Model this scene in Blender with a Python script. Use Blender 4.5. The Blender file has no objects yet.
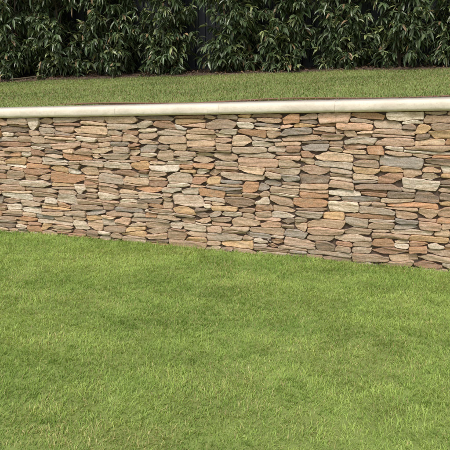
import bpy, math, random
import numpy as np
from mathutils import Vector
random.seed(23); rng=np.random.default_rng(7)
S=bpy.context.scene
S.view_settings.view_transform='Standard'; S.view_settings.look='None'; S.view_settings.exposure=0

# ---------------------------------------------------------------- helpers
def hsh(ix,iy,iz,seed):
    h=(ix.astype(np.int64)*374761393+iy.astype(np.int64)*668265263+iz.astype(np.int64)*2147483647+seed*1274126177)&0xffffffff
    h=((h^(h>>13))*1274126177)&0xffffffff
    h=(h^(h>>16))&0xffff
    return h/65535.0
def noise3(x,y,z,seed=0):
    x=np.asarray(x,float);y=np.asarray(y,float)+0*x;z=np.asarray(z,float)+0*x
    ix=np.floor(x);iy=np.floor(y);iz=np.floor(z)
    fx=x-ix;fy=y-iy;fz=z-iz
    fx=fx*fx*(3-2*fx);fy=fy*fy*(3-2*fy);fz=fz*fz*(3-2*fz)
    r=0
    for a in (0,1):
        for b in (0,1):
            for c in (0,1):
                w=(fx if a else 1-fx)*(fy if b else 1-fy)*(fz if c else 1-fz)
                r=r+w*hsh(ix+a,iy+b,iz+c,seed)
    return r
def fbm(x,y,z=0.0,seed=0,oct=3):
    r=0;a=1;t=0;f=1
    for o in range(oct):
        r=r+a*noise3(np.asarray(x)*f,np.asarray(y)*f,np.asarray(z)*f,seed+o);t+=a;a*=.5;f*=2.03
    return r/t
def make_mesh(name,verts,faces_flat,sizes,col=None,rnd=None,mat=None,smooth=True,parent=None):
    me=bpy.data.meshes.new(name)
    n=len(verts);sizes=np.asarray(sizes,np.int32)
    me.vertices.add(n);me.vertices.foreach_set('co',np.asarray(verts,np.float32).ravel())
    me.loops.add(len(faces_flat));me.loops.foreach_set('vertex_index',np.asarray(faces_flat,np.int32))
    me.polygons.add(len(sizes))
    st=np.zeros(len(sizes),np.int32);st[1:]=np.cumsum(sizes)[:-1]
    me.polygons.foreach_set('loop_start',st);me.polygons.foreach_set('loop_total',sizes)
    me.polygons.foreach_set('use_smooth',np.full(len(sizes),smooth))
    me.update(calc_edges=True);me.validate()
    if col is not None:
        a=me.color_attributes.new('Col','FLOAT_COLOR','POINT')
        c=np.ones((n,4),np.float32);c[:,:3]=col;a.data.foreach_set('color',c.ravel())
    if rnd is not None:
        a=me.attributes.new('rnd','FLOAT','POINT');a.data.foreach_set('value',np.asarray(rnd,np.float32))
    if mat: me.materials.append(mat)
    return me
def add_obj(name,me,parent=None,loc=(0,0,0)):
    o=bpy.data.objects.new(name,me);bpy.context.collection.objects.link(o);o.location=loc
    if parent: o.parent=parent
    return o
def empty(name,loc=(0,0,0)):
    o=bpy.data.objects.new(name,None);o.location=loc;o.empty_display_size=.2
    bpy.context.collection.objects.link(o);return o
class B:
    def __init__(s,m):
        s.nt=m.node_tree;s.n=s.nt.nodes
    def node(s,t,**k):
        n=s.n.new(t)
        for a,b in k.items(): setattr(n,a,b)
        return n
    def link(s,a,b): s.nt.links.new(a,b)
def newmat(name):
    m=bpy.data.materials.new(name);m.use_nodes=True;return m,B(m),m.node_tree.nodes['Principled BSDF']
def mixc(b,fac,a,c,mode='MIX'):
    n=b.node('ShaderNodeMix',data_type='RGBA',blend_type=mode)
    for i,v in ((0,fac),(6,a),(7,c)):
        if hasattr(v,'is_linked'): b.link(v,n.inputs[i])
        else: n.inputs[i].default_value=v if i==0 else (*v,1)
    return n.outputs[2]
def noisen(b,vec,scale,detail=4,rough=.55,sc=None):
    mp=b.node('ShaderNodeMapping')
    if sc: mp.inputs['Scale'].default_value=sc
    b.link(vec,mp.inputs['Vector'])
    n=b.node('ShaderNodeTexNoise');n.inputs['Scale'].default_value=scale;n.inputs['Detail'].default_value=detail;n.inputs['Roughness'].default_value=rough
    b.link(mp.outputs[0],n.inputs['Vector']);return n.outputs['Fac']
def ramp(b,fac,p0,p1,v0=0.,v1=1.):
    n=b.node('ShaderNodeMapRange');n.interpolation_type='SMOOTHSTEP'
    b.link(fac,n.inputs[0]);n.inputs[1].default_value=p0;n.inputs[2].default_value=p1;n.inputs[3].default_value=v0;n.inputs[4].default_value=v1
    return n.outputs[0]

# ---------------------------------------------------------------- wall frame
AL=math.atan(.283);CA,SA=math.cos(AL),math.sin(AL);W0=(0.0,4.79)
def wp(s,m,z):   # s along the wall, m behind its face
    return np.stack([W0[0]+s*CA+m*SA, W0[1]-s*SA+m*CA, z+0*s],-1)
def to_wall(x,y):
    return x*CA-(y-W0[1])*SA, x*SA+(y-W0[1])*CA
S0,S1=-8.0,7.0
CT=.086
def ztop(s): return 1.318+.0367*s
def zter(s,m):
    sl=np.clip(.075-.005*s,.05,.1)
    mm=np.maximum(m-.3,0)
    return ztop(np.clip(s,-12,12))-.022+sl*np.minimum(mm+.3,6)

# ---------------------------------------------------------------- materials
stone,b,p=newmat('ledge_stone')
geo=b.node('ShaderNodeTexCoord').outputs['Object']
ca=b.node('ShaderNodeVertexColor',layer_name='Col').outputs[0]
ra=b.node('ShaderNodeAttribute',attribute_name='rnd').outputs['Fac']
vm=b.node('ShaderNodeVectorMath',operation='MULTIPLY_ADD')
cx=b.node('ShaderNodeCombineXYZ')
for i in range(3): b.link(ra,cx.inputs[i])
b.link(cx.outputs[0],vm.inputs[0]);vm.inputs[1].default_value=(37,51,23);b.link(geo,vm.inputs[2])
V=vm.outputs[0]
st=noisen(b,V,7,5,.6,(1,1,5));blot=noisen(b,V,9,4,.6,(1,1,2.0));fine=noisen(b,V,130,4,.75);mid=noisen(b,V,38,5,.7,(1,1,1.6))
c=mixc(b,ramp(b,st,.46,.68,0,.5),ca,(.50,.27,.125))
c=mixc(b,ramp(b,blot,.58,.74,0,.4),c,(.33,.285,.235))
blot2=noisen(b,V,5,5,.65,(1,1,1.3))
c=mixc(b,ramp(b,blot2,.56,.70,0,.45),c,(.76,.63,.47))
c=mixc(b,ramp(b,mid,.42,.68,.0,.5),c,(.22,.135,.08))
c=mixc(b,ramp(b,fine,.3,.7,.0,1),mixc(b,.30,c,(.10,.07,.05)),mixc(b,.18,c,(.86,.76,.62)))
b.link(c,p.inputs['Base Color']);p.inputs['Roughness'].default_value=.9
p.inputs['Specular IOR Level'].default_value=.25
bm=b.node('ShaderNodeBump');bm.inputs['Strength'].default_value=.9;bm.inputs['Distance'].default_value=.007
ad=b.node('ShaderNodeMath',operation='MULTIPLY_ADD');b.link(fine,ad.inputs[0]);ad.inputs[1].default_value=.35;b.link(mid,ad.inputs[2])
b.link(ad.outputs[0],bm.inputs['Height']);b.link(bm.outputs[0],p.inputs['Normal'])
back,b,p=newmat('packing_earth');g=b.node('ShaderNodeTexCoord').outputs['Object']
b.link(mixc(b,noisen(b,g,40),(.05,.034,.025),(.15,.105,.075)),p.inputs['Base Color']);p.inputs['Roughness'].default_value=1
cop,b,p=newmat('limestone_coping');g=b.node('ShaderNodeTexCoord').outputs['Object']
ra=b.node('ShaderNodeAttribute',attribute_name='rnd').outputs['Fac']
c=mixc(b,ramp(b,noisen(b,g,5,5,.6),.35,.7),(.80,.715,.60),(.68,.60,.50))
c=mixc(b,ramp(b,noisen(b,g,45,5,.7),.52,.75,0,.5),c,(.46,.39,.31))
c=mixc(b,ramp(b,noisen(b,g,3,5,.65,(1,1,.5)),.54,.75,0,.4),c,(.50,.40,.28))
c=mixc(b,ramp(b,noisen(b,g,14,5,.7,(1,1,.6)),.6,.75,0,.35),c,(.36,.33,.29))
c=mixc(b,ramp(b,ra,0,1,0,.10),c,(.50,.43,.36))
b.link(c,p.inputs['Base Color']);p.inputs['Roughness'].default_value=.88
bm=b.node('ShaderNodeBump');bm.inputs['Strength'].default_value=.6;bm.inputs['Distance'].default_value=.005
b.link(noisen(b,g,45,6,.7),bm.inputs['Height']);b.link(bm.outputs[0],p.inputs['Normal'])
def leafmat(name,trans,rough,spec):
    m,b,p=newmat(name);ca=b.node('ShaderNodeVertexColor',layer_name='Col').outputs[0]
    b.link(ca,p.inputs['Base Color']);p.inputs['Roughness'].default_value=rough
    p.inputs['Specular IOR Level'].default_value=spec
    if trans>0:
        t=b.node('ShaderNodeBsdfTranslucent');b.link(mixc(b,1,ca,(1.25,1.2,.6),'MULTIPLY'),t.inputs[0])
        mx=b.node('ShaderNodeMixShader');mx.inputs[0].default_value=trans
        b.link(p.outputs[0],mx.inputs[1]);b.link(t.outputs[0],mx.inputs[2])
        b.link(mx.outputs[0],b.n['Material Output'].inputs[0])
    return m
grassm=leafmat('grass_blade',.35,.6,.25)
leafm=leafmat('shrub_leaf',0,.38,.55)
gm,b,p=newmat('lawn_ground');g=b.node('ShaderNodeNewGeometry').outputs['Position']
c=mixc(b,noisen(b,g,60,5,.7),(.12,.16,.035),(.25,.30,.085))
c=mixc(b,ramp(b,noisen(b,g,2.2,4,.6),.4,.7,0,.7),c,(.24,.32,.08))
b.link(c,p.inputs['Base Color']);p.inputs['Roughness'].default_value=1
soil,b,p=newmat('soil');g=b.node('ShaderNodeNewGeometry').outputs['Position']
b.link(mixc(b,ramp(b,noisen(b,g,50,6,.75),.35,.7),(.04,.027,.018),(.15,.095,.06)),p.inputs['Base Color']);p.inputs['Roughness'].default_value=1
bark,b,p=newmat('bark');g=b.node('ShaderNodeTexCoord').outputs['Object']
b.link(mixc(b,noisen(b,g,60,4,.7,(1,1,.3)),(.04,.03,.02),(.12,.09,.06)),p.inputs['Base Color']);p.inputs['Roughness'].default_value=.95
fm,b,p=newmat('charcoal_steel_fence');g=b.node('ShaderNodeTexCoord').outputs['Object']
b.link(mixc(b,noisen(b,g,4,5,.6,(1,1,.3)),(.014,.018,.026),(.024,.028,.037)),p.inputs['Base Color']);p.inputs['Roughness'].default_value=.55
pipe,b,p=newmat('brown_pipe');p.inputs['Base Color'].default_value=(.20,.10,.06,1);p.inputs['Roughness'].default_value=.7
chip,b,p=newmat('mulch_chip');ca=b.node('ShaderNodeVertexColor',layer_name='Col').outputs[0]
b.link(ca,p.inputs['Base Color']);p.inputs['Roughness'].default_value=1

# ---------------------------------------------------------------- stone packing
ds=.01;N=int((S1-S0)/ds)
sx=S0+(np.arange(N)+.5)*ds
P=-.06+.03*(fbm(sx*1.5,0*sx,seed=3)-.5)
LIM=ztop(sx)-CT-.004
done=np.zeros(N,bool)
stones=[];feature=False
it=0
while it<9000:
    it+=1
    Q=np.where(done,9,P);j=int(np.argmin(Q))
    if Q[j]>8: break
    a=j
    while a>0 and not done[a-1] and abs(P[a-1]-P[a])<.008 and P[a-1]-P[j]<.034: a-=1
    e=j
    while e<N-1 and not done[e+1] and abs(P[e+1]-P[e])<.008 and P[e+1]-P[j]<.034: e+=1
    w=(e-a+1)*ds
    hl=P[a-1] if a>0 else P[a]+.05
    hr=P[e+1] if e<N-1 else P[e]+.05
    r=random.random()
    T=.033+.030*random.random()
    if r<.24: T=random.uniform(.058,.078)
    if r<.06: T=random.uniform(.08,.105)
    if r>.85: T=random.uniform(.019,.030)
    L=random.choice([random.uniform(.10,.20),random.uniform(.14,.30),random.uniform(.20,.40)])
    if T>.08: L=random.uniform(.16,.32)
    if T<.028: L=min(max(L,.16),.34)
    col=None
    big=(not feature) and sx[a]<-.43<sx[e] and .31<P[j]<.46 and w>=.16
    if big:
        T=.115;feature=True;col=(.74,.59,.47)
        i0=min(max(int((-.43-.155-S0)/ds),a),max(a,e-30));a=i0;e=min(e,a+30)
    elif w>L+.10:
        n=int(L/ds)
        if hl-P[a] < hr-P[e] : a2,e2=a,a+n-1
        else: a2,e2=e-n+1,e
        if random.random()<.25: a2,e2=(a,a+n-1) if a2!=a else (e-n+1,e)
        a,e=a2,e2
    elif w>.52:
        n=int(w*random.uniform(.4,.6)/ds);e=a+n-1
    w=(e-a+1)*ds
    hl=P[a-1] if a>0 else 9; hr=P[e+1] if e<N-1 else 9
    bot=P[a:e+1].copy();bm_=bot.mean()
    if w<.09: T=min(T,max(.02,w*.6))
    x=np.linspace(-1,1,e-a+1) if e>a else np.zeros(1)
    slope=np.polyfit(x,bot,1)[0] if e-a>2 else 0
    tilt=slope*.3+random.gauss(0,.0060)*min(1,w/.2)
    top=bm_+T+tilt*x
    tl,tr=top[0],top[-1]
    if abs(tl-hl)<.016: tl=hl
    if abs(tr-hr)<.016: tr=hr
    top=tl+(tr-tl)*(x+1)/2
    if w>.15:
        kx=random.uniform(-.6,.6);kh=random.gauss(.001,.004)
        top=top+kh*np.where(x<kx,(x+1)/(kx+1),(1-x)/(1-kx))
    top=top+ (fbm(sx[a:e+1]*11,np.full(e-a+1,it*.37),seed=11,oct=2)-.5)*.006*min(1,w/.12)
    top=np.maximum(top,bot+.010)
    lim=LIM[a:e+1]
    if (lim-top).min()<.026 : top=lim.copy()
    top=np.minimum(top,lim)
    th=(top-bot).mean()
    P[a:e+1]=top
    done[a:e+1]|=(lim-top<.006)
    if th>.007 and w>.018:
        stones.append((a,e,bot,top,col))
pal=[((.70,.53,.365),4),((.58,.42,.28),5),((.48,.35,.245),4),((.60,.50,.39),3),((.40,.37,.33),2.0),((.84,.74,.60),3.4),
     ((.60,.32,.16),2.6),((.44,.245,.15),2.2),((.66,.45,.32),3),((.26,.19,.14),2.4),((.72,.48,.24),2.0),((.52,.43,.32),2)]
pc=[q[0] for q in pal];pw=[q[1] for q in pal]
VV=[];FF=[];CC=[];RR=[];off=0
for k,(a,e,bot,top,col) in enumerate(stones):
    n=e-a+1;w=n*ds
    if n>4:
        kk=np.ones(3)/3;bot=np.convolve(np.pad(bot,1,mode='edge'),kk,'valid')
    s_lo=sx[a]-ds/2;s_hi=sx[e]+ds/2
    th=float((top-bot).mean())
    gap=random.uniform(.001,.0028)
    vis=(-5<(s_lo)<4.5)
    nu=max(6,int(w/(.008 if vis else .014)));nv=max(6,int(th/(.0055 if vis else .009))+2)
    u=np.sin(np.linspace(-1,1,nu)*math.pi/2)*.5+np.linspace(-1,1,nu)*.5
    v=np.sin(np.linspace(-1,1,nv)*math.pi/2)*.7+np.linspace(-1,1,nv)*.3
    ii=np.clip(np.arange(-1,nu+1),0,nu-1);jj=np.clip(np.arange(-1,nv+1),0,nv-1)
    U,Vv=np.meshgrid(u[ii],v[jj],indexing='ij')
    skirt=np.zeros_like(U,bool);skirt[0,:]=skirt[-1,:]=True;skirt[:,0]=skirt[:,-1]=True
    cr=[random.uniform(.08,.45)*min(.020,th*.45) for _ in range(4)]
    for q in range(4):
        if random.random()<.2: cr[q]=random.uniform(.6,1.1)*min(.03,th*.6)
    R=np.where(U<0,np.where(Vv<0,cr[0],cr[1]),np.where(Vv<0,cr[2],cr[3]))
    hw=max(w/2-gap*.6,.008)
    sl1=random.gauss(0,.14)*th;sl2=random.gauss(0,.14)*th
    uu=U*(1-np.minimum(R/hw,.6)*np.abs(Vv)**1.7)
    du=np.where(U<0,sl1,sl2)*Vv*np.clip(np.abs(U),0,1)
    ss=(s_lo+s_hi)/2+uu*hw+du
    bb=np.interp(ss,sx[a:e+1],bot)+gap;tt=np.interp(ss,sx[a:e+1],top)-gap
    tt=np.maximum(tt,bb+.006)
    cw=np.minimum(R*3.0/hw+1e-4,.95)
    cornerv=np.clip((np.abs(U)-(1-cw))/cw,0,1)**1.3
    vv_=Vv*(1-np.minimum(R/(th*.5),.75)*cornerv)
    zz=(bb+tt)/2+vv_*(tt-bb)/2
    wa=min(.010,th*.18)
    wob=(fbm(ss*34,zz*34,k*1.7,seed=21,oct=3)-.5)*wa
    zz=zz+wob*np.abs(Vv);ss=ss+(fbm(ss*34,zz*34,k*1.7+9,seed=22,oct=3)-.5)*.010*np.abs(U)**4
    pro=random.gauss(.0,.006)
    if random.random()<.06: pro+=.010
    du_=(1-np.abs(U))*hw;dv_=(1-np.abs(Vv))*th/2
    rr=random.uniform(.0025,.0065)
    de=np.minimum(du_,dv_);rd=np.clip(1-de/rr,0,1)
    dep=pro-rr*(1-np.sqrt(np.clip(1-rd*rd,0,1)))
    f1=random.gauss(0,.006);f2=random.gauss(0,.0035);kx=random.uniform(-.5,.5);kz=random.uniform(-.5,.5)
    dep+=U*random.gauss(0,.0045)+Vv*random.gauss(0,.003)+f1*np.maximum(U-kx,0)+f2*np.maximum(Vv-kz,0)
    q=fbm(ss*6,zz*60+ss*random.uniform(-8,8),k*3.1,seed=31,oct=3)
    strata=(q-.5)*.007+(np.floor(q*7)/7-.5)*.010
    lump=(fbm(ss*26,zz*26,k*2.3,seed=33,oct=3)-.5)*.008
    dep=dep+strata+lump
    dep=np.where(skirt,-.075,dep)
    verts=wp(ss.ravel(),-dep.ravel(),zz.ravel())
    VV.append(verts)
    NU,NV=U.shape
    id_=(np.arange(NU*NV).reshape(NU,NV)+off)
    f=np.stack([id_[:-1,:-1],id_[1:,:-1],id_[1:,1:],id_[:-1,1:]],-1).reshape(-1,4)
    FF.append(f);off+=NU*NV
    if col is None:
        c=np.array(random.choices(pc,pw)[0])*random.uniform(.74,1.12)
        wv=random.gauss(0,.03);c=c*np.array([1+wv,1,1-wv])
    else: c=np.array(col)
    c=c*np.array([1.03,.975,.94])
    CC.append(np.tile(c,(NU*NV,1)));RR.append(np.full(NU*NV,random.random()))
F=np.concatenate(FF)
wall=empty('dry_stone_retaining_wall',(0,0,0))
me=make_mesh('ledge_stones',np.concatenate(VV),F.ravel(),np.full(len(F),4),np.concatenate(CC),np.concatenate(RR),stone)
add_obj('ledge_stones',me,wall)
print('STONES',len(stones),'verts',off,'feature',feature)
def prism(prof_fn,ss):
    ring=[]
    for s in ss:
        pr=prof_fn(s);ring.append(wp(np.full(len(pr),s),np.array([q[0] for q in pr]),np.array([q[1] for q in pr])))
    n=len(ring[0]);v=np.concatenate(ring);f=[];sz=[]
    for i in range(len(ss)-1):
        for j in range(n):
            k=(j+1)%n;f+= [i*n+j,i*n+k,(i+1)*n+k,(i+1)*n+j];sz.append(4)
    f+=list(range(n))[::-1];sz.append(n);f+=[(len(ss)-1)*n+j for j in range(n)];sz.append(n)
    return v,f,sz
v,f,sz=prism(lambda s:[(.026,-.1),(.30,-.1),(.30,ztop(s)-CT-.003),(.026,ztop(s)-CT-.003)],[S0+.02,0,S1-.02])
add_obj('packing_core',make_mesh('packing_core',v,f,sz,mat=back,smooth=False),wall)
cv=[];cf=[];cs=[];cr_=[];o=0
s=S0-.03
while s<S1:
    L=random.uniform(.98,1.02)
    e=s+L-.001;dz=random.uniform(-.0008,.0008);dm=random.uniform(-.0008,.0008)
    def prof(q,inset=0.0):
        zt=ztop(q)+dz;rr=.034;pts=[]
        zb=zt-CT
        pts.append((.33,zb+inset))
        for t in np.linspace(0,1,17):
            an=-math.pi/2-t*math.pi
            pts.append((-.045+rr+dm+math.cos(an)*(rr-inset), zt-CT/2+(abs(math.sin(an))**.7)*math.copysign(1,math.sin(an))*(CT/2-inset)))
        pts.append((.33,zt-inset));return pts
    ss=[s]+[s+.002]+list(np.linspace(s+.02,e-.02,44))+[e-.002,e]
    ring=[]
    for i,q in enumerate(ss):
        ins=.0012 if i in(0,len(ss)-1) else 0
        pr=prof(q,ins);pm=np.array([t[0] for t in pr]);pz=np.array([t[1] for t in pr])
        nn=(fbm(np.full(len(pr),q*22),pm*22,pz*22,seed=5,oct=4)-.5)*.009
        ring.append(wp(np.full(len(pr),q),pm+nn*(pm<.1),pz+nn*.4))
    n=len(ring[0]);cv.append(np.concatenate(ring))
    for i in range(len(ss)-1):
        for j in range(n):
            k=(j+1)%n;cf+=[o+i*n+j,o+(i+1)*n+j,o+(i+1)*n+k,o+i*n+k];cs.append(4)
    cf+=[o+j for j in range(n)];cs.append(n);cf+=[o+(len(ss)-1)*n+j for j in range(n)][::-1];cs.append(n)
    cr_.append(np.full(n*len(ss),random.random()));o+=n*len(ss)
    s+=L
add_obj('bullnose_coping',make_mesh('bullnose_coping',np.concatenate(cv),cf,cs,rnd=np.concatenate(cr_),mat=cop),wall)

# ---------------------------------------------------------------- ground sheets
def grid(name,xs,ys,fn,mat):
    X,Y=np.meshgrid(xs,ys,indexing='ij');v=fn(X.ravel(),Y.ravel());n0,n1=X.shape
    i=np.arange(n0*n1).reshape(n0,n1);f=np.stack([i[:-1,:-1],i[1:,:-1],i[1:,1:],i[:-1,1:]],-1).reshape(-1,4)
    return add_obj(name,make_mesh(name,v,f.ravel(),np.full(len(f),4),mat=mat))
def glow(x,y): return (fbm(x*1.3,y*1.3,seed=41)-.5)*.03
far=[-400,-100,-30,-12]
xs=np.array(far+list(np.linspace(-8,8,81))+[12,30,100,400]);ys=np.array([-400,-100,-30,-8]+list(np.linspace(-3,8,56))+[12,30,100,400])
grid('lawn_ground',xs,ys,lambda x,y:np.stack([x,y,glow(x,y)-.02],-1),gm)
def edge_y(x): return 8.40-.14*x
ms=np.array([.30,.331]+list(np.linspace(.36,6,40))+[9,14])
def terr(s,m):
    z=zter(s,m);z=np.where(m<.31,-.3,z-.012)
    v=wp(s,m,z);v[:,2]+=np.where(m>.4,(fbm(v[:,0]*1.5,v[:,1]*1.5,seed=43)-.5)*.03,0);return v
grid('upper_lawn_ground',np.array([S0-.01]+list(np.linspace(S0,S1,76))+[S1+.01]),ms,terr,gm)
def bedz(x,y):
    s,m=to_wall(x,y);return zter(s,m)+(fbm(x*1.5,y*1.5,seed=43)-.5)*.03
def bed(x,t):
    y=edge_y(x)+t+ .04*(fbm(x*3,0*x,seed=8)-.5)*(t<.1);z=bedz(x,y)+np.where(t<.05,-.02,.012)+(fbm(x*9,y*9,seed=44)-.5)*.035
    return np.stack([x,y,z],-1)
grid('mulch_bed',np.linspace(-7.5,7.5,150),np.linspace(-.02,1.5,20),bed,soil)

# ---------------------------------------------------------------- grass
def blades(name,x,y,z,lenf,wid,colfn,lean=.6,dirn=None):
    n=len(x)
    ang=rng.uniform(0,2*math.pi,n)
    d=np.stack([np.cos(ang),np.sin(ang)],-1)
    if dirn is not None: d=d*.8+dirn
    d/=np.linalg.norm(d,axis=1)[:,None]+1e-6
    L=lenf*rng.uniform(.55,1.25,n);le=np.clip(rng.normal(lean,.28,n),.05,1.25)
    sd=np.stack([-d[:,1],d[:,0]],-1);tw=rng.normal(0,.5,n);sd=sd*np.cos(tw)[:,None]+d*np.sin(tw)[:,None]
    w=wid*rng.uniform(.6,1.3,n)
    base=np.stack([x,y,z-.004],-1)
    h1=L*.5*np.cos(le*.6);o1=L*.5*np.sin(le*.6);h2=h1+L*.5*np.cos(le*1.5);o2=o1+L*.5*np.sin(le*1.5)
    D=np.concatenate([d,np.zeros((n,1))],1);SD=np.concatenate([sd,np.zeros((n,1))],1);Z=np.array([0,0,1.])
    m=base+D*o1[:,None]+Z*h1[:,None];t=base+D*o2[:,None]+Z*h2[:,None]
    hw=SD*(w/2)[:,None]
    v=np.stack([base-hw,base+hw,m+hw*.85,m-hw*.85,t],1).reshape(-1,3)
    i=np.arange(n)*5
    f=np.stack([i,i+1,i+2,i+3,i+3,i+2,i+4],1).ravel();sz=np.tile([4,3],n)
    c=colfn(x,y,n);cc=np.repeat(c[:,None,:],5,1)
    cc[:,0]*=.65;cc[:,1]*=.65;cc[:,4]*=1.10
    return add_obj(name,make_mesh(name,v,f,sz,cc.reshape(-1,3),mat=grassm,smooth=True))
def inside(x,y): return to_wall(x,y)[1]<-.005
def scatter(n,x0,x1,y0,y1):
    return rng.uniform(x0,x1,n),rng.uniform(y0,y1,n)
x,y=scatter(int(13500*7*4.2),-3.5,3.5,1.4,5.6)
fr=np.abs(x)<.5*y+.15
keep=inside(x,y)&(fr|(rng.random(len(x))<.28));x,y=x[keep],y[keep]
x2,y2=scatter(42000,-7,7,-1,7);k=inside(x2,y2)&~((np.abs(x2)<3.5)&(y2>1.4));x2,y2=x2[k],y2[k]
x=np.concatenate([x,x2]);y=np.concatenate([y,y2])
tx=(noise3(x*24,y*24,0,81)-.5);ty=(noise3(x*24,y*24,5,82)-.5);x=x+tx*.022;y=y+ty*.022
k=inside(x,y);x,y=x[k],y[k]
def lowcol(x,y,n):
    a=fbm(x*.8,y*3.0,seed=51);bq=fbm(x*6,y*10,seed=52);b3=noise3(x*24,y*30,0,83)
    t=np.clip((a-.5)*1.5+(bq-.5)*1.3+(b3-.5)*.5+.56,0,1)[:,None]
    dark=np.array([.235,.365,.075]);lite=np.array([.44,.565,.155])
    c=dark*(1-t)+lite*t
    c*=rng.uniform(.76,1.22,(n,1))
    yel=fbm(x*2.3+5,y*3+3,seed=53);py=np.clip((yel-.5)*.8+.045,.015,.4)
    py=py+.38*np.exp(-(((x+.62)/.28)**2+((y-2.12)/.10)**2))
    q=rng.random(n)<py;c[q]=np.array([.62,.58,.25])*rng.uniform(.7,1.1,(q.sum(),1))
    q=rng.random(n)<.012;c[q]=np.array([.50,.40,.22])*rng.uniform(.7,1.2,(q.sum(),1))
    return c
th=fbm(x*2.8,y*4.2,seed=61)*4*math.pi
dirn=np.stack([np.cos(th),np.sin(th)],-1)*.5
ln=.038+.014*(fbm(x*5,y*6,seed=62)-.5)*2
mm=-to_wall(x,y)[1];ln=ln*(1+.6*np.clip(1-mm/.10,0,1)*rng.uniform(.3,1,len(x)))
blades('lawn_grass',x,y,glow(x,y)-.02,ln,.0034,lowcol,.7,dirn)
n=130000
s_=rng.uniform(-6.5,5.5,n);m_=.335+rng.uniform(0,1,n)**.9*4.4
q=wp(s_,m_,0*s_);x,y=q[:,0],q[:,1];k=(y<edge_y(x)+.03);x,y,s_,m_=x[k],y[k],s_[k],m_[k]
bare=(m_<.36+.07*fbm(x*4,y*4,seed=66))&(rng.random(len(x))<.6)&(s_>-1.6);x,y,s_,m_=[t[~bare] for t in (x,y,s_,m_)]
z=zter(s_,m_)+np.where(m_>.4,(fbm(x*1.5,y*1.5,seed=43)-.5)*.03,0)-.012
def upcol(x,y,n):
    t=np.clip((fbm(x*1.2,y*3,seed=71)-.5)*2.8+.5,0,1)[:,None]
    c=np.array([.185,.245,.080])*(1-t)+np.array([.32,.375,.135])*t
    c*=rng.uniform(.7,1.25,(n,1))
    q=rng.random(n)<.16+.33*np.clip((fbm(x*2,y*4,seed=72)-.5)*3,0,1);c[q]=np.array([.44,.35,.20])*rng.uniform(.6,1.15,(q.sum(),1))
    return c
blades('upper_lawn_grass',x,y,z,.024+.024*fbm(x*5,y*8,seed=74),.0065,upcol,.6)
v,f,sz=prism(lambda s:[(.332,ztop(s)-.05),(.42,ztop(s)-.05),(.42,ztop(s)-.002),(.38,ztop(s)+.004),(.332,ztop(s)-.010)][::-1],list(np.linspace(-1.6,S1,40)))
add_obj('bare_soil_strip',make_mesh('bare_soil_strip',v,f,sz,mat=soil))
def tube(pts,rad,segs=8):
    pts=[Vector(q) for q in pts];vs=[];fs=[];sz=[]
    for i,q in enumerate(pts):
        d=(pts[min(i+1,len(pts)-1)]-pts[max(i-1,0)]).normalized()
        a=d.cross(Vector((0,0,1)));a=a.normalized() if a.length>.01 else Vector((1,0,0));bb=d.cross(a)
        r=rad[i] if hasattr(rad,'__len__') else rad
        for k in range(segs):
            t=2*math.pi*k/segs;vs.append(tuple(q+a*math.cos(t)*r+bb*math.sin(t)*r))
    for i in range(len(pts)-1):
        for k in range(segs):
            k2=(k+1)%segs;fs+=[i*segs+k,i*segs+k2,(i+1)*segs+k2,(i+1)*segs+k];sz.append(4)
    return vs,fs,sz
pp=[]
for s in np.linspace(-2.0,4.5,130):
    m=.40+.05*math.sin(s*1.7)+.03*math.sin(s*4.1)+(.16*max(0,-1.2-s))
    q=wp(np.array([s]),np.array([m]),np.array([ztop(s)+.006+.008*math.sin(s*3.3)]))[0];pp.append(tuple(q))
v,f,sz=tube(pp,.008);add_obj('irrigation_pipe',make_mesh('irrigation_pipe',v,f,sz,mat=pipe))

nch=4000
x=rng.uniform(-6,6,nch);t=rng.uniform(-.06,.8,nch);y=edge_y(x)+t;z=bedz(x,y)+.02+rng.uniform(0,.02,nch)
a=rng.uniform(0,6.28,nch);L=rng.uniform(.015,.06,nch);w=rng.uniform(.006,.018,nch);tz=rng.normal(0,.3,nch)
d=np.stack([np.cos(a),np.sin(a),tz],-1)*L[:,None]/2;e=np.stack([-np.sin(a),np.cos(a),rng.normal(0,.3,nch)],-1)*w[:,None]/2
c0=np.stack([x,y,z],-1);v=np.stack([c0-d-e,c0+d-e,c0+d+e,c0-d+e],1).reshape(-1,3)
cc=np.repeat((np.array([.14,.085,.05])*rng.uniform(.4,1.6,(nch,1)))[:,None,:],4,1).reshape(-1,3)
add_obj('mulch_chips',make_mesh('mulch_chips',v,np.arange(nch*4),np.full(nch,4),cc,mat=chip,smooth=False))

# ---------------------------------------------------------------- fence
fence=empty('steel_panel_fence')
fa=math.atan(-.14);fd=np.array([math.cos(fa),math.sin(fa)]);fn=np.array([-fd[1],fd[0]])
def fpos(l,dn,z):
    y0=edge_y(0)+.92;return np.stack([l*fd[0]+dn*fn[0],y0+l*fd[1]+dn*fn[1],z+0*l],-1)
def fbase(l):
    q=fpos(np.array([l]),0,0)[0];return float(bedz(np.array([q[0]]),np.array([q[1]]))[0])
ls=np.arange(-8.2,8.2,2.38)
pv=[];pf=[];ps=[];o=0
def box(l0,l1,d0,d1,z0,z1,V_,F_,Z_,o):
    c=[(l0,d0,z0),(l1,d0,z0),(l1,d1,z0),(l0,d1,z0),(l0,d0,z1),(l1,d0,z1),(l1,d1,z1),(l0,d1,z1)]
    for l,dn,z in c: V_.append(fpos(np.array([l]),dn,z)[0])
    for q in [(0,3,2,1),(4,5,6,7),(0,1,5,4),(1,2,6,5),(2,3,7,6),(3,0,4,7)]: F_.extend([o+i for i in q]);Z_.append(4)
    return o+8
sv=[];sf=[];sz_=[];so=0
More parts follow.
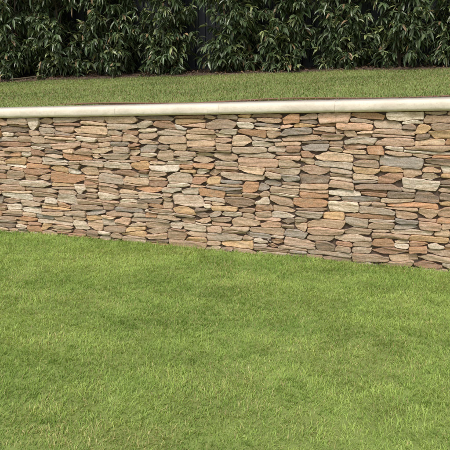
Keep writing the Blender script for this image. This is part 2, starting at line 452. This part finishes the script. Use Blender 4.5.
for l0 in ls:
    zb=fbase(l0+1.19)+.02;zt=zb+1.85
    li=[];di=[]
    q=l0+.0
    while q<l0+2.40:
        for dl,dd in((0,0),(.05,0),(.062,.022),(.108,.022),(.12,0)):
            li.append(q+dl);di.append(dd)
        q+=.17
    li=np.minimum(np.array(li),l0+2.379);di=np.array(di);n=len(li)
    a_=fpos(li,di,0*li+zb);b_=a_.copy();b_[:,2]=zt;a_[:,2]=zb-.15
    sv+=list(a_)+list(b_)
    for i in range(n-1): sf+=[so+i,so+i+1,so+n+i+1,so+n+i];sz_.append(4)
    so+=2*n
    o=box(l0-.03,l0+.025,-.035,.05,zb-.3,zt+.05,pv,pf,ps,o)
    o=box(l0+.027,l0+2.348,-.025,.042,zt-.03,zt+.02,pv,pf,ps,o)
    o=box(l0+.027,l0+2.348,-.025,.042,zb-.14,zb+.03,pv,pf,ps,o)
add_obj('ribbed_panels',make_mesh('ribbed_panels',sv,sf,sz_,mat=fm,smooth=False),fence)
add_obj('posts_and_rails',make_mesh('posts_and_rails',pv,pf,ps,mat=fm,smooth=False),fence)

# ---------------------------------------------------------------- shrubs
def shrub_mesh(seed):
    r=random.Random(seed);H=r.uniform(2.1,2.5)
    bv=[];bf=[];bs=[];o=0
    tips=[]
    def addt(pts,rad):
        nonlocal o
        v,f,s=tube(pts,rad,5);bv.extend(v);bf.extend([o+i for i in f]);bs.extend(s);o+=len(v)
    stems=[]
    for k in range(3):
        a=r.uniform(0,6.28);pts=[];x=y=0
        for i in range(9):
            h=H*i/8*(1 if k==0 else .88)
            sp=.13*(i/8)*(0.3 if k==0 else 1.2)
            pts.append((x+math.cos(a)*sp+r.gauss(0,.012),y+math.sin(a)*sp+r.gauss(0,.012),h-.03))
        addt(pts,[.016*(1-.8*i/8)+.003 for i in range(9)]);stems.append(pts)
    for k in range(125):
        st=r.choice(stems);f=r.uniform(.05,.98) if k>20 else r.uniform(.04,.2);fi=f*7.99;i=int(fi);t=fi-i
        p0=Vector(st[i]).lerp(Vector(st[i+1]),t);a=r.uniform(0,6.28)
        rad=(.50 if f<.5 else .50-.20*(f-.5)/.5)*r.uniform(.5,1.1)
        rise=r.uniform(.1,.5)*rad
        if f<.14: rise=r.uniform(-.02,.25)*rad;rad*=.85
        p1=p0+Vector((math.cos(a)*rad*.5,math.sin(a)*rad*.5,rise*.7))
        p2=p0+Vector((math.cos(a+r.gauss(0,.2))*rad*.85,math.sin(a)*rad*.85,rise*1.1))
        addt([p0,p1,p2],[.005,.0035,.002])
        for q in (.3,.5,.68,.85,1.0):
            pq=(p0.lerp(p1,q*2) if q<.5 else p1.lerp(p2,q*2-1))
            tips.append((pq+Vector((r.gauss(0,.035),r.gauss(0,.035),r.gauss(0,.03))),a,q))
            if q>.6 and r.random()<.6: tips.append((pq+Vector((r.gauss(0,.08),r.gauss(0,.08),r.gauss(0,.08))),a,q))
    lv=[];lf=[];lz=[];lc=[];o2=0
    for pnt,a0,q in tips:
        nl=r.randint(5,8);cb=r.random()
        new=r.random()<.16
        for _ in range(nl):
            a=a0+r.gauss(0,1.3);el=r.gauss(-.5,.42)
            if new: el+=.5
            L=r.uniform(.075,.150);w=L*r.uniform(.24,.34)
            d=Vector((math.cos(a)*math.cos(el),math.sin(a)*math.cos(el),math.sin(el)))
            sd=d.cross(Vector((0,0,1))).normalized();up_=sd.cross(d)
            tw=r.gauss(0,.5);sd=sd*math.cos(tw)+up_*math.sin(tw);up_=sd.cross(d)
            g=Vector((0,0,-1))
            c1=pnt+d*L*.35;c2=pnt+d*L*.72+g*L*.09;c3=pnt+d*L*.98+g*L*.24
            k=up_*w*.16
            vs=[pnt,c1-sd*w/2+k,c1,c1+sd*w/2+k,c2-sd*w*.38+k,c2,c2+sd*w*.38+k,c3]
            lv.extend([tuple(v) for v in vs])
            for fc in [(0,1,2),(0,2,3),(1,4,5,2),(2,5,6,3),(4,7,5),(5,7,6)]:
                lf.extend([o2+i for i in fc]);lz.append(len(fc))
            o2+=8
            base=(.060,.095,.036) if r.random()<.6 else (.095,.125,.058)
            if new: base=(.19,.22,.09)
            if r.random()<.035: base=(.22,.15,.08)
            m=r.uniform(.65,1.4)*(.8+.4*cb)
            lc.extend([tuple(ch*m for ch in base)]*8)
    return (make_mesh('stems',bv,bf,bs,mat=bark),make_mesh('leaves',lv,lf,lz,np.array(lc),mat=leafm,smooth=False))
sm=[shrub_mesh(100+i) for i in range(5)]
xs_=[-5.95,-5.0,-4.15,-3.42,-2.62,-1.80,-.90,.06,.90,1.78,2.58,3.40,4.3,5.2,6.1]
for i,xq in enumerate(xs_):
    y=edge_y(xq)+.36+random.uniform(-.05,.05);z=float(bedz(np.array([xq]),np.array([y]))[0])
    e=empty('evergreen_shrub',(xq,y,z));e.rotation_euler=(0,0,random.uniform(0,6.28));sc=random.uniform(.95,1.08);e.scale=(sc,sc*.92,sc)
    a,b_=sm[i%5];add_obj('stems',a,e);add_obj('leaves',b_,e)

stv,stf,sts=tube([(-3.35,8.76,1.46),(-3.15,8.72,1.475),(-2.95,8.73,1.50),(-2.8,8.70,1.53)],[.012,.011,.009,.006])
add_obj('fallen_stick',make_mesh('fallen_stick',stv,stf,sts,mat=bark))

# ---------------------------------------------------------------- light
el,rot=math.radians(55),math.radians(200)
w=bpy.data.worlds.new('World');S.world=w;w.use_nodes=True;nt=w.node_tree
sky=nt.nodes.new('ShaderNodeTexSky');sky.sky_type='NISHITA';sky.sun_disc=False;sky.sun_elevation=el;sky.sun_rotation=rot
sky.air_density=1.0;sky.dust_density=3
hs=nt.nodes.new('ShaderNodeHueSaturation');hs.inputs['Saturation'].default_value=.3
nt.links.new(sky.outputs[0],hs.inputs['Color']);nt.links.new(hs.outputs[0],nt.nodes['Background'].inputs[0])
nt.nodes['Background'].inputs[1].default_value=.15
sd=bpy.data.lights.new('sun','SUN');sd.energy=2.45;sd.angle=math.radians(16);sd.color=(1,.95,.89)
so_=bpy.data.objects.new('sun',sd);bpy.context.collection.objects.link(so_)
dv=Vector((math.sin(rot)*math.cos(el),math.cos(rot)*math.cos(el),math.sin(el)))
so_.rotation_euler=dv.to_track_quat('Z','Y').to_euler();so_.location=dv*20
# ---------------------------------------------------------------- camera
cd=bpy.data.cameras.new('camera');cam=bpy.data.objects.new('camera',cd);bpy.context.collection.objects.link(cam)
cam.location=(0,0,1.6);cam.rotation_euler=(math.radians(90-15.93),0,0)
cd.sensor_width=36;cd.lens=36*543/450;cd.clip_end=2000;cd.clip_start=.05
S.camera=cam
